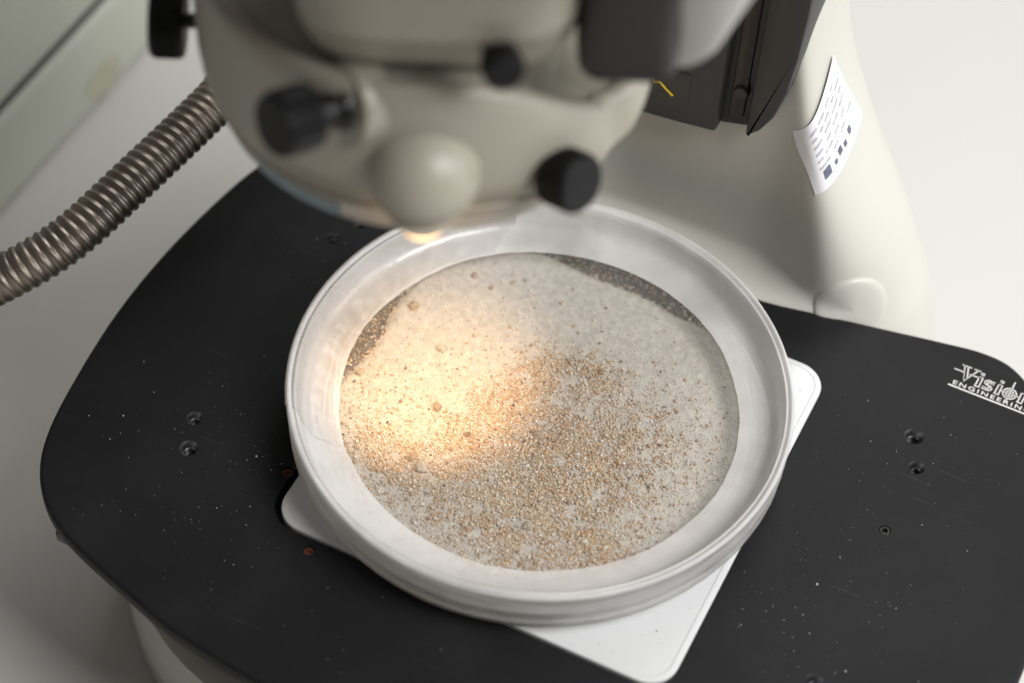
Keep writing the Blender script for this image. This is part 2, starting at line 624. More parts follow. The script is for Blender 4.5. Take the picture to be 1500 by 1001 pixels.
rs = []
for s, r in prof:
    ring = []
    for k in range(N):
        t = 2 * pi * k / N
        d = (t - rad(-33) + pi) % (2 * pi) - pi
        notch = 2.3 * math.exp(-(d / rad(5.5)) ** 2)
        rr = r - notch * (0.35 + 0.65 * smooth01(s * 2))
        zt = lip_z(t) - 1.6 * math.exp(-(d / rad(8)) ** 2)
        ring.append(hw(rr * math.cos(t), rr * math.sin(t), 79.5 + (zt - 79.5) * s))
    rs.append(ring)
bowl = obj("head_housing", *rings(rs, True, True, False), M["head"], scope, sharp=60)
# lens ring under it
obj("lens_ring", *rings(lathe_pts([(20, 76.6), (30.6, 76.6), (31.6, 77.0), (32.0, 77.8), (32.0, 80.0), (31.0, 81.0), (20, 81)], 96, (HX, HY))), M["lens_ring"], bowl)
bl = []
for k in range(19):
    t = rad(-140 + 28 * k / 18) + HA
    bl.append([(HX + 32.12 * math.cos(t), HY + 32.12 * math.sin(t), z) for z in (77.6, 78.6, 79.7)])
obj("blue_print", *rings(bl, False, False, False), M["blue"], bowl)
# top cover of the bowl and the upper body
cvr = []
for s, r, dz in ((0, 31.4, -9), (0.3, 31.3, -3.2), (1, 29.5, -2.2), (2, 12, -1.6)):
    cvr.append([hw((r) * math.cos(2 * pi * k / N), (r) * math.sin(2 * pi * k / N), lip_z(2 * pi * k / N) + dz) for k in range(N)])
obj("top_cover", *rings(cvr, True, False, True), M["head"], bowl)


def body_ring(z, x0, x1, y0, y1, p, n=72):
    xc, a, yc, b = (x0 + x1) / 2, (x1 - x0) / 2, (y0 + y1) / 2, (y1 - y0) / 2
    out = []
    for k in range(n):
        t = 2 * pi * k / n
        c, s = math.cos(t), math.sin(t)
        out.append(hw(xc + a * math.copysign(abs(c) ** (2 / p), c), yc + b * math.copysign(abs(s) ** (2 / p), s), z))
    return out


UB = [(96, -17, 20, -24, 24, 4), (106.5, -17.5, 20.5, -26.5, 24, 4), (107.5, -18.2, 21.5, -29.0, 24, 4.2), (111.5, -18.6, 22, -31.6, 24, 4.4),
      (116.5, -18.6, 22, -33.6, 24, 4.4), (117.3, -18.6, 22, -35.0, 24, 4.4), (119.0, -18.6, 22, -35.4, 24, 4.4), (120.3, -18.3, 22, -34.8, 24, 4.4),
      (134, -18, 22, -41, 25, 4.4), (160, -18, 22, -48, 30, 4.4), (164, -15, 19, -44, 27, 4.4)]
upper = obj("upper_body", *rings([body_ring(*u) for u in UB]), M["head"], scope, sharp=50)
BB = [(156, -40, 56, -52, 26, 6), (158, -44, 60, -57, 30, 6), (164, -45, 61, -60, 32, 6), (198, -45, 61, -64, 34, 6), (204, -40, 56, -58, 29, 6)]
obj("binocular_shade_body", *rings([body_ring(*u) for u in BB]), M["head"], scope, sharp=50)  # out of view above the head, added and widened to shade its front
# arm from the head back to the slide
ax0, ax1 = Vector(hw(4, 8, 128)), Vector((5, 62, 122))
a_, u_, v_ = (ax1 - ax0).normalized(), None, None
u_ = a_.cross(Vector((0, 0, 1))).normalized()
v_ = u_.cross(a_)
sect = rrect(-13, 13, -11, 11, 4, 5)
obj("arm", *rings([[tuple(p + u_ * q.x + v_ * q.y) for q in sect] for p in (ax0, ax0.lerp(ax1, .5), ax1)]), M["dark"], scope)


def make_knob(name, base, axis, r, length, shaft_r, shaft_len, parent, flutes=28, depth=0.42):
    a = Vector(axis).normalized()
    b = Vector(base)

    def fn(rr, s, t, k):
        if 0.18 * length < s < 0.86 * length and rr > r * 0.98:
            return rr - (depth if (k // 2) % 2 else 0)
        return rr
    pr = [(r * .55, 0), (r * .9, 0), (r * .97, .05 * length), (r * .97, .19 * length - .3), (r, .19 * length), (r, .85 * length), (r * .97, .87 * length),
          (r * .95, .94 * length), (r * .88, length), (r * .45, length * 1.0), (r * .1, length * 1.005)]
    kn = obj(name, *rings(lathe_axis(pr, flutes * 4, b, a, fn)), M["knob"], parent, sharp=40)
    obj("shaft", *rings(lathe_axis([(shaft_r * 1.5, -shaft_len), (shaft_r * 1.4, -shaft_len + 1.0), (shaft_r, -shaft_len + 1.2), (shaft_r, 0.4)], 32, b, a)), M["blackp"], kn)
    return kn


make_knob("zoom_knob", hw(-15.2, -34.6, 103.2), hdir(-.78, -.58, .2), 4.7, 6.4, 2.4, 5, scope)
make_knob("zoom_knob", hw(19.0, -29.4, 87.4), hdir(.70, -.62, .26), 4.6, 5.6, 2.4, 4, scope)
make_knob("clamp_knob", hw(10.2, -35.8, 115.8), hdir(.2, -.95, .1), 2.9, 3.6, 1.4, 3, scope, 18, .15)
make_knob("side_knob", hw(-36.8, 0.5, 87.5), hdir(-1, 0, .03), 6.0, 5.2, 1.2, 4, scope)
# flange behind the left zoom knob
obj("knob_flange", *rings(lathe_axis([(6.2, -6), (6.2, -2.2), (5.9, -1.6), (3, -1.4)], 48, hw(-12.4, -32.4, 102.6), hdir(-.78, -.58, .2))), M["head"], scope)
# lamp housing: cream ball with a seam and a nozzle
ball_c = hw(0.3, -34.0, 92.0)
bp = []
for k in range(0, 41):
    a = -pi / 2 + pi * k / 40
    r, z = 8.1 * math.cos(a), 8.1 * math.sin(a)
    if abs(z + 3.4) < 0.35: r -= 0.28
    bp.append((max(r, .05), ball_c[2] + z))
lamp_h = obj("lamp_housing", *rings(lathe_pts(bp, 64, ball_c[:2])), M["head"], scope, sharp=50)
lamp_pos = Vector(hw(0.2, -34.2, 83.9))
lamp_tgt = Vector((-23.0, 0.5, 3))
ld = (lamp_tgt - lamp_pos).normalized()
obj("lamp_nozzle", *rings(lathe_axis([(5.4, -5), (5.0, -2.6), (4.6, -2.0), (4.0, -1.9)], 48, lamp_pos, ld)), M["lens_ring"], lamp_h)
obj("lamp_lens", *rings(lathe_axis([(4.1, -2.1), (4.2, -.6), (4.2, .6), (3.8, 1.7), (2.9, 2.5), (1.5, 3.0), (.2, 3.1)], 32, lamp_pos, ld)), M["lamp"], lamp_h)
sd = bpy.data.lights.new("illuminator_beam", 'SPOT')
sd.energy = 0.95
sd.color = (1.0, 0.60, 0.25)
sd.spot_size = rad(36)
sd.spot_blend = 1.0
sd.shadow_soft_size = 0.003
so = bpy.data.objects.new("illuminator_beam", sd)
col.objects.link(so)
so.location = (lamp_pos + ld * 3.6) * MM
so.rotation_euler = ld.to_track_quat('-Z', 'Y').to_euler()

# black eyepiece mount on the right of the upper body, with a grey collar
em = box_mesh("eyepiece_mount", (21.0, -31, 105.5), (35.0, -6, 150), 3.5, M["blackp"], scope, 4,
              Matrix.Translation(Vector((HX, HY, 0))) @ Matrix.Rotation(HA, 4, 'Z'))
ec = obj("eyepiece_collar", *rings(lathe_axis([(2, -1.5), (4.5, -1.2), (6.2, 0), (7.0, 2), (8.5, 14), (9.5, 40)], 48, hw(34.6, -20, 107), hdir(.16, -.12, .95))), M["collar"], scope)

# ------------------------------------------------------------------ black stage
stage = empty("microscope_stage", (5, -2, -4), "wide black metal microscope stage with rounded corners and white lettering", "stage")
left = [(5, 46.6), (-14, 47.6), (-25.5, 49.7), (-38.5, 52.2), (-48.7, 54.2), (-56.4, 55.4), (-62.5, 54.6), (-68, 50.6), (-73.5, 43), (-77.5, 33), (-79.9, 21), (-81.6, 4),
        (-81.6, -12.6), (-79.8, -29), (-77.4, -41.5), (-74.0, -49.4), (-68.6, -55.5), (-61, -59.8), (-47.5, -64.0), (-35.3, -67.2), (-16.5, -69.3), (5, -70)]
full = left + [(10 - x + 3.0 * smooth01((25 - y) / 30), y) for x, y in reversed(left[1:-1])]
outl = [Vector((p.x, p.y)) for p in catmull([(x, y, 0) for x, y in full], 6)]
ar = sum(outl[i - 1].x * outl[i].y - outl[i].x * outl[i - 1].y for i in range(len(outl)))
if ar < 0: outl.reverse()
HOLES = [(-55.6, -27.3, 1.5), (-52.9, -33.5, 1.75), (-55.0, 22.5, 1.35), (-52.4, 28.6, 1.5), (61.6, 30.2, 1.8), (64.4, 23.8, 1.5), (64.2, -26.3, 1.75), (67, -33, 1.5)]
SCREWS = [(64.0, 8.2, 1.05, "screw"), (-34.9, -29.8, 1.1, "rust"), (-23.3, -42.6, 1.0, "rust")]
RECESS = rrect(-33.9, 43.0, -40.35, 36.6, 5.8, 8)
top_loop = inset_loop(outl, 0.9)
loops = [top_loop, RECESS]
for (x, y, r, *_ ) in HOLES + SCREWS:
    loops.append([Vector((x + r * math.cos(2 * pi * k / 28), y + r * math.sin(2 * pi * k / 28))) for k in range(28)])
vv, ee = [], []
for L in loops:
    s = len(vv)
    vv += [Vector((p[0], p[1])) for p in L]
    ee += [(s + i, s + (i + 1) % len(L)) for i in range(len(L))]
cd = delaunay_2d_cdt(vv, ee, [], 2, 1e-5)
tv = [(p.x, p.y, 0.0) for p in cd[0]]


def inside(p, L):
    c = False
    for i in range(len(L)):
        a, b = L[i - 1], L[i]
        if (a[1] > p[1]) != (b[1] > p[1]) and p[0] < (b[0] - a[0]) * (p[1] - a[1]) / (b[1] - a[1]) + a[0]: c = not c
    return c


tf = []
for f in cd[2]:
    cc_ = (sum(tv[i][0] for i in f) / len(f), sum(tv[i][1] for i in f) / len(f))
    if inside(cc_, loops[0]) and not any(inside(cc_, L) for L in loops[1:]): tf.append(tuple(f))
sv, sf = list(tv), list(tf)


def add_rings(rs, closed=True, cap=False):
    base = len(sv)
    v, f = rings(rs, closed, False, cap)
    sv.extend(v)
    sf.extend([tuple(i + base for i in q) for q in f])


add_rings([ring3(inset_loop(outl, d), z) for d, z in ((0.9, 0), (0.45, -0.12), (0.15, -0.4), (0, -0.9), (0, -2.6), (.5, -2.9), (.5, -4.2))], True, True)
add_rings([ring3(RECESS, 0), ring3(RECESS, -2.2)], True, True)
bm = bmesh.new()
bvs = [bm.verts.new(c) for c in sv]
for f in sf:
    try: bm.faces.new([bvs[i] for i in f])
    except ValueError: pass
bmesh.ops.remove_doubles(bm, verts=bm.verts, dist=0.0005)
bm.verts.index_update()
plate_o = obj("stage_plate", [tuple(x.co) for x in bm.verts], [tuple(x.index for x in f.verts) for f in bm.faces], M["stage"], stage, sharp=40)
bm.free()
for (x, y, r) in HOLES:
    pr = [(r, 0), (r * .97, -.08), (r * .66, -.75), (r * .66, -1.1), (r * .58, -1.25), (r * .66, -1.4), (r * .58, -1.55), (r * .66, -1.7), (r * .6, -2.6), (.05, -2.7)]
    obj("screw_hole", *rings(lathe_pts(pr, 28, (x, y)), True, False, True), M["hole"], stage, sharp=70)
for (x, y, r, kind) in SCREWS:
    hole = obj("screw_hole", *rings(lathe_pts([(r, 0), (r, -1.6), (.05, -1.6)], 28, (x, y)), True, False, True), M["hole"], stage)
    d = -.12 if kind == "screw" else -.45
    obj("grub_screw", *rings(lathe_pts([(r * .97, -1.5), (r * .97, d - .15), (r * .85, d), (r * .5, d), (r * .4, d - .5), (.05, d - .55)], 12, (x, y)), True, False, True),
        M[kind], hole, sharp=30)
# bracket tabs below the left front edge
for x, y, s in ((-64.0, -54.0, 2.0),):
    box_mesh("bracket_tab", (x - s, y - s - 1.6, -7.0), (x + s, y + s, -4.1), .5, M["blackp"], stage, 2)

# ---- lettering: outline capitals over a spaced line and a bar, all raised ink
def strokes(name, lines, wd, z0, parent, off=(0, 0), slant=0.0):
    vs, fs = [], []
    for ln in lines:
        pts = [Vector((p[0] + slant * p[1] + off[0], p[1] + off[1])) for p in ln]
        n = len(pts)
        base = len(vs)
        for i, p in enumerate(pts):
            t = (pts[min(i + 1, n - 1)] - pts[max(i - 1, 0)])
            t = t.normalized() if t.length > 1e-6 else Vector((1, 0))
            nn = Vector((-t.y, t.x)) * wd / 2
            e = t * wd / 2 * (-1 if i == 0 else (1 if i == n - 1 else 0))
            for q in (p + nn + e, p - nn + e):
                vs.append((q.x, q.y, z0 + .06))
                vs.append((q.x, q.y, z0 + .005))
        for i in range(n - 1):
            a = base + 4 * i
            fs += [(a, a + 4, a + 6, a + 2), (a, a + 1, a + 5, a + 4), (a + 2, a + 6, a + 7, a + 3)]
    return obj(name, vs, fs, M["white"], parent, smooth=False)


def arc(cx, cy, rx, ry, a0, a1, n=14):
    return [(cx + rx * math.cos(rad(a0 + (a1 - a0) * k / n)), cy + ry * math.sin(rad(a0 + (a1 - a0) * k / n))) for k in range(n + 1)]


BX, BY = 64.1, 46.75
LW = 0.24
V_ = [[(-0.1, 3.7), (1.5, 3.7)], [(0.25, 3.7), (1.35, 0), (2.9, 3.7)], [(0.95, 3.6), (1.75, 0.9)], [(2.25, 3.7), (3.3, 3.7)], [(-1.1, 2.1), (0.6, 2.1)], [(1.9, 2.1), (3.6, 2.1)]]


def i_(x):
    return [[(x, 2.4), (x + .75, 2.4), (x + .75, .25), (x + 1.0, 0), (x - .2, 0), (x + .05, .25), (x + .05, 2.1), (x, 2.4)], [(x + .15, 3.0), (x + .7, 3.0), (x + .7, 3.45), (x + .15, 3.45), (x + .15, 3.0)]]


S_ = [arc(5.75, 1.78, .85, .62, 20, 250, 12) + arc(5.75, .62, .85, .62, 80, -160, 12), [(6.55, 2.4), (6.55, 1.8)], [(4.95, 0), (4.95, .6)], arc(5.8, 1.7, .4, .28, 30, 230, 8), arc(5.7, .7, .4, .28, 60, -150, 8)]
O_ = [arc(9.9, 1.2, 1.25, 1.28, 0, 360, 28), arc(9.9, 1.2, .7, .78, 0, 360, 22), [(9.9, -0.35), (9.9, 4.2)], [(8.3, 1.2), (11.5, 1.2)]]
n_ = [[(11.7, 2.4), (12.6, 2.4), (12.6, .25), (12.8, 0), (11.6, 0), (11.85, .25), (11.85, 2.1), (11.7, 2.4)], arc(13.4, 1.5, .85, .9, 150, 0, 10) + [(14.25, .25), (14.5, 0), (13.3, 0), (13.55, .25), (13.55, 1.5)]]
logo = strokes("lettering", V_ + i_(3.55) + S_ + i_(7.35) + O_ + n_, LW, 0.0, stage, (BX, BY), 0.05)
strokes("lettering_bar", [[(63.3, 44.75), (80.5, 44.75)]], 0.34, 0.0, stage)
tc_ = bpy.data.curves.new("engineering_word", 'FONT')
tc_.body = "ENGINEERING"
tc_.size = 1.35
tc_.space_character = 1.32
tc_.offset = 0.02
tc_.extrude = 0.03
to = bpy.data.objects.new("engineering_word", tc_)
col.objects.link(to)
dg = bpy.context.evaluated_depsgraph_get()
me = bpy.data.meshes.new_from_object(to.evaluated_get(dg))
wv = [(v.co.x, v.co.y, v.co.z) for v in me.vertices]
wf = [tuple(p.vertices) for p in me.polygons]
bpy.data.objects.remove(to)
wx0, wx1 = min(v[0] for v in wv), max(v[0] for v in wv)
kx = 15.0 / (wx1 - wx0)
obj("lettering_word", [(63.8 + (v[0] - wx0) * kx, 45.25 + v[1], 0.04 + v[2]) for v in wv], wf, M["white"], stage, smooth=False)

# ------------------------------------------------------------------ opal glass plate in the stage
pl = rrect(-32.6, 42.8, -40.0, 36.3, 5.5, 8)
obj_pl = obj("stage_insert", *rings([ring3(inset_loop(pl, d), z) for d, z in ((.3, -2.18), (0, -1.9), (0, .25), (.15, .5), (.55, .6), (1.1, .6), (1.25, .52), (1.6, .52))]), M["opal"], sharp=25)
tag(obj_pl, "square white opal plate with rounded corners set in the black stage under the dish", "plate")

# ------------------------------------------------------------------ petri dish
dish = empty("petri_dish", (0, 0, 0.6), "round shallow plastic dish sealed round its rim with milky stretched film", "dish")
ND = 180
base_prof = [(0.05, .75), (40.5, .75), (42.2, 1.0), (42.9, 2.0), (43.0, 6.2), (42.6, 6.4), (42.2, 6.2), (42.0, 2.4), (41.2, 1.8), (40, 1.65), (.05, 1.65)]
obj("dish_base", *rings(lathe_pts(base_prof, 120)), M["clear"], dish, sharp=50)
lid_prof = [(.05, 6.6), (36, 6.6), (39.5, 6.75), (41.5, 7.3), (42.6, 8.8), (43.2, 11.0), (43.6, 11.9), (43.9, 12.3), (44.2, 12.0), (44.0, 8), (43.9, 3.6), (43.6, 3.5), (43.5, 6.6)]
obj("dish_lid", *rings(lathe_pts(lid_prof, 120), True, True, False), M["clear"], dish, sharp=50)


def wrinkle(r, z, t, amp, fr=1.0):
    a = noise.noise(Vector((math.cos(t) * 9 * fr, math.sin(t) * 9 * fr, z * .5)))
    b = noise.noise(Vector((math.cos(t + z * .12) * 34 * fr, math.sin(t + z * .12) * 34 * fr, z * .15 + 4)))
    c = noise.noise(Vector((math.cos(t) * 2.2, math.sin(t) * 2.2, z * .3 + 9)))
    return amp * (a * .45 + b * .35 + c * .7)


FP = [(35.8, 7.15, .0), (36.4, 7.22, .1), (37.5, 7.32, .2), (38.8, 7.45, .26), (40.2, 7.65, .26), (41.3, 8.0, .22), (42.0, 8.7, .15), (42.5, 9.8, .1), (42.9, 11.3, .06), (43.25, 12.3, .05), (43.5, 12.5, .04), (43.7, 12.3, .04), (43.95, 12.3, .04),
      (44.15, 12.75, .04), (44.45, 12.95, .04), (44.8, 12.85, .05), (45.0, 12.4, .06), (45.0, 11.7, .1), (44.55, 11.2, .15), (44.4, 10.2, .2), (44.45, 9.0, .25), (44.75, 8.5, .25), (44.8, 7.4, .25), (44.4, 6.9, .25), (44.4, 5.6, .25), (44.6, 5.1, .2), (44.6, 4.2, .2), (44.2, 3.6, .2), (43.7, 2.9, .25), (43.3, 2.1, .2), (43.1, 1.2, .12), (42.7, .85, .0)]
rs = []
for i, (r, z, amp) in enumerate(FP):
    ring = []
    for k in range(ND * 2):
        t = 2 * pi * k / (ND * 2)
        wob = 0.0
        if i == 0:
            wob = .35 * noise.noise(Vector((math.cos(t) * 2.4, math.sin(t) * 2.4, 7))) + .12 * noise.noise(Vector((math.cos(t) * 14, math.sin(t) * 14, 2)))
        dr = wrinkle(r, z, t, amp)
        ring.append(((r + dr + wob) * math.cos(t), (r + dr + wob) * math.sin(t), z + (wrinkle(r, z + 20, t, amp * .6) if r < 43.5 and z > 6 else 0)))
    rs.append(ring)
film = obj("sealing_film", *rings(rs, True, False, False), M["film"], dish, sharp=80)


def film_coords(o, nring, start=0.0, span=2 * pi):
    """lengthwise / crosswise coordinates of the stretched strip, for its creases"""
    at = o.data.attributes.new("strip", 'FLOAT_VECTOR', 'POINT')
    n = len(o.data.vertices)
    buf = []
    for q in o.data.vertices:
        t = (math.atan2(q.co.y, q.co.x) - rad(118)) % (2 * pi)
        buf += [t, (q.co.z - math.hypot(q.co.x, q.co.y)) * 1000, 0.0]
    at.data.foreach_set("vector", buf)

    if len(o.data.materials) and o.data.materials[0] == M["film"]:
        o.data.materials.append(M["film_wall"])
        for pg in o.data.polygons:
            c = pg.center * 1000
            if c.z < 6.8 or math.hypot(c.x, c.y) > 44.3 and c.z < 12.4: pg.material_index = 1


film_coords(film, 0)
# second layer where the film overlaps itself on the left
rs = []
for ii, (r, z, amp) in enumerate(FP[1:21]):
    ring = []
    for k in range(96):
        t = rad(130 + k - round((r - 36) * 1.3))
        dr, dz = (-.02, .17) if r < 43.6 and z > 6 else (.16, .1)
        rr = r + dr + wrinkle(r, z, t, amp)
        ring.append((rr * math.cos(t), rr * math.sin(t), z + dz + (wrinkle(r, z + 20, t, amp * .6) if r < 43.5 and z > 6 else 0)))
    rs.append(ring)
film_coords(obj("film_overlap", *rings(rs, False, False, False), M["film2"], dish, sharp=80), 0)


# ------------------------------------------------------------------ sediment in the dish
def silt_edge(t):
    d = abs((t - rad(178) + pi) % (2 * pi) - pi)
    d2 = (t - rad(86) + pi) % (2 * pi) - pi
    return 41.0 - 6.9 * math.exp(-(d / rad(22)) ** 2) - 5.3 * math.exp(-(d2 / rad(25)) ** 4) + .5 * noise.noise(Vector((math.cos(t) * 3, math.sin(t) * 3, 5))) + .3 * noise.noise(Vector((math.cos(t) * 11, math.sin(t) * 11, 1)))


def silt_h(x, y):
    r = math.hypot(x, y)
    t = math.atan2(y, x)
    e = silt_edge(t)
    h = 2.55 + .22 * noise.noise(Vector((x * .12, y * .12, 0))) + .16 * noise.noise(Vector((x * .35, y * .35, 3))) + .08 * noise.noise(Vector((x * 1.1, y * 1.1, 6)))
    for mx, my, mr, mh in MOUNDS:
        h += mh * math.exp(-((x - mx) ** 2 + (y - my) ** 2) / mr ** 2)
    return 1.9 + (h - 1.9) * smooth01((e + .4 - r) / 1.6)


MOUNDS = [(-13, -20.5, 2.4, .9), (-15.5, -18.5, 1.8, .5), (8.5, -22, 2.6, .7), (22, -21.5, 3.0, .6), (4.5, 14, 3.2, .45), (-5.5, -1, 3.0, .4), (19.5, 17, 5, .45), (24, 13, 4, .4), (2, 8, 3, .3), (-17, -6, 1.5, .5)]
NR, NT = 90, 220
sv2, sf2 = [], []
for i in range(NR + 1):
    for k in range(NT):
        t = 2 * pi * k / NT
        r = (silt_edge(t) + .35) * (i + .02) / NR
        x, y = r * math.cos(t), r * math.sin(t)
        sv2.append((x, y, silt_h(x, y)))
for i in range(NR):
    for k in range(NT):
        a, b = i * NT + k, i * NT + (k + 1) % NT
        sf2.append((a, b, b + NT, a + NT))
silt_o = obj("silt", sv2, sf2, M["silt"], None, sharp=80)
tag(silt_o, "pale grey silt spread across the floor of the dish", "silt", None, "stuff")
for a0, a1 in ((140, 216), (52, 122)):  # crescents: the dark silt colour also carries shade beside the film edge
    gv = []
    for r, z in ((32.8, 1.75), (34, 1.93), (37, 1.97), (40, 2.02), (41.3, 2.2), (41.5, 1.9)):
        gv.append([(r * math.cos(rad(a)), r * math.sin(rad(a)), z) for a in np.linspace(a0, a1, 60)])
    tag(obj("shaded_dark_silt", *rings(gv, False, False, False), M["shaded_gravel"]), "dark grey silt, deepened for shade, in the gap at the left of the dish floor" if a0 > 100 else "dark grey silt, deepened for shade, in the gap at the far right of the dish floor", "silt", None, "stuff")


def grains(name, P, S, C, mt, seed=0):
    """P (n,3) mm, S (n,) radius mm, C (n,3) colour: one small faceted stone each"""
    g = np.random.default_rng(seed)
    n = len(P)
    o = np.array([(1, 0, 0), (-1, 0, 0), (0, 1, 0), (0, -1, 0), (0, 0, 1), (0, 0, -1)], float)
    fc = np.array([(0, 2, 4), (2, 1, 4), (1, 3, 4), (3, 0, 4), (2, 0, 5), (1, 2, 5), (3, 1, 5), (0, 3, 5)])
    q = g.normal(size=(n, 4))
    q /= np.linalg.norm(q, axis=1)[:, None]
    a, b, c, d = q.T
    Rm = np.stack([np.stack([1 - 2 * (c * c + d * d), 2 * (b * c - a * d), 2 * (b * d + a * c)], -1),
                   np.stack([2 * (b * c + a * d), 1 - 2 * (b * b + d * d), 2 * (c * d - a * b)], -1),
                   np.stack([2 * (b * d - a * c), 2 * (c * d + a * b), 1 - 2 * (b * b + c * c)], -1)], 1)
    loc = o[None] * (S[:, None, None] * g.uniform(.65, 1.25, size=(n, 6, 1)))
    V = np.einsum('nij,nkj->nki', Rm, loc) + P[:, None, :]
    V = (V.reshape(-1, 3) * MM).astype(np.float32)
    T = (fc[None] + 6 * np.arange(n)[:, None, None]).reshape(-1).astype(np.int32)
    me = bpy.data.meshes.new(name)
    me.vertices.add(len(V))
    me.vertices.foreach_set("co", V.ravel())
    me.loops.add(len(T))
    me.loops.foreach_set("vertex_index", T)
    nf = len(T) // 3
    me.polygons.add(nf)
    me.polygons.foreach_set("loop_start", np.arange(0, len(T), 3, dtype=np.int32))
    me.polygons.foreach_set("loop_total", np.full(nf, 3, np.int32))
    at = me.attributes.new("grain_colour", 'FLOAT_COLOR', 'POINT')
    cc = np.concatenate([np.repeat(C, 6, 0), np.ones((6 * n, 1))], 1).astype(np.float32)
    at.data.foreach_set("color", cc.ravel())
    me.update(calc_edges=True)
    me.validate()
    me.materials.append(mt)
    ob = bpy.data.objects.new(name, me)
    col.objects.link(ob)
    return ob


PAL = np.array([(.74, .68, .57), (.70, .57, .40), (.64, .44, .25), (.55, .31, .14), (.38, .20, .10), (.13, .10, .08), (.80, .78, .73)])


def colours(n, wts):
    wts = np.array(wts, float)
    k = rng.choice(len(PAL), size=n, p=wts / wts.sum())
    return np.clip(PAL[k] * rng.uniform(.75, 1.2, size=(n, 1)), 0, .85)


# tan sand: heaps and drifts (centre x, y, spread x, spread y, share)
HEAP = [(6, -3, 8, 7, 4.4), (-2, -9, 7, 6, 3.4), (4.5, 13.5, 3.4, 2.2, .8), (-4.7, 9, 2.6, 3.6, .6), (-5, -1.5, 3.4, 3.6, 1.3), (14, 0, 6, 7, 1.8), (2, -24, 9, 6, 2.6),
        (10, -23, 7, 5, 1.8), (22, -22, 3.4, 2.6, 1.2), (-14, -21, 7, 5, 1.7), (-23, -22, 5, 4, .9), (12, -14, 8, 6, 2.2), (24, 5, 6, 9, .45), (-28, -10, 4, 7, .3), (0, 0, 19, 19, .9)]
tot = sum(h[4] for h in HEAP)
NG = 80000
pts = []
for hx, hy, sx, sy, sh in HEAP:
    n = int(NG * sh / tot)
    pts.append(np.stack([rng.normal(hx, sx, n), rng.normal(hy, sy, n)], 1))
pts = np.concatenate(pts)
# thin out irregularly so the drifts have ragged patches
keep = []
for x, y in pts:
    nv = noise.noise(Vector((x * .33, y * .33, 11))) * .7 + noise.noise(Vector((x * .9, y * .9, 2))) * .22
    keep.append(math.hypot(x, y) < silt_edge(math.atan2(y, x)) + .6 and random.random() < .58 + nv * 1.25)
pts = pts[np.array(keep)]
S = np.clip(rng.lognormal(math.log(.148), .46, len(pts)), .07, .42)
Z = np.array([silt_h(x, y) for x, y in pts]) + S * rng.uniform(.1, .9, len(pts))
tag(grains("sand", np.column_stack([pts, Z]), S, colours(len(pts), (1.8, 3.6, 3.6, 1.7, .35, .12, .9)), M["grain"], 1),
    "tan and orange sand grains strewn over the silt in the dish", "sand", None, "stuff")
# fine pale grit everywhere
NF = 28000
a = rng.uniform(0, 2 * pi, NF)
r = 40.8 * np.sqrt(rng.uniform(0, 1, NF))
pf = np.stack([r * np.cos(a), r * np.sin(a)], 1)
pf = pf[[math.hypot(x, y) < silt_edge(math.atan2(y, x)) for x, y in pf]]
S = rng.uniform(.05, .13, len(pf))
Z = np.array([silt_h(x, y) for x, y in pf]) + S * .4
tag(grains("pale_grit", np.column_stack([pf, Z]), S, colours(len(pf), (3, 1.2, .4, .12, .05, .2, 4)), M["grain"], 2),
    "fine pale grit dusted over the whole dish floor", "grit", None, "stuff")
# coarse grains in the gap round the edge, colours darkened for its shade
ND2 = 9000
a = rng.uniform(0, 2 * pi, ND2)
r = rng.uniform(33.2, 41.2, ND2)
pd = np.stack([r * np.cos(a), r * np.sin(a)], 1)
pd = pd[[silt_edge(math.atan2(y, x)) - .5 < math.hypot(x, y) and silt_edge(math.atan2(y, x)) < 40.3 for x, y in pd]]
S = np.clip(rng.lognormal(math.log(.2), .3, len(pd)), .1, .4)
tag(grains("shaded_dark_grit", np.column_stack([pd, 2.05 + S * .5]), S, colours(len(pd), (.9, 1.0, .8, .5, 1.0, 2.6, .5)), M["grain"], 3),
    "coarse dark grit, deepened for shade, lying in the gap round the dish floor", "grit", None, "stuff")

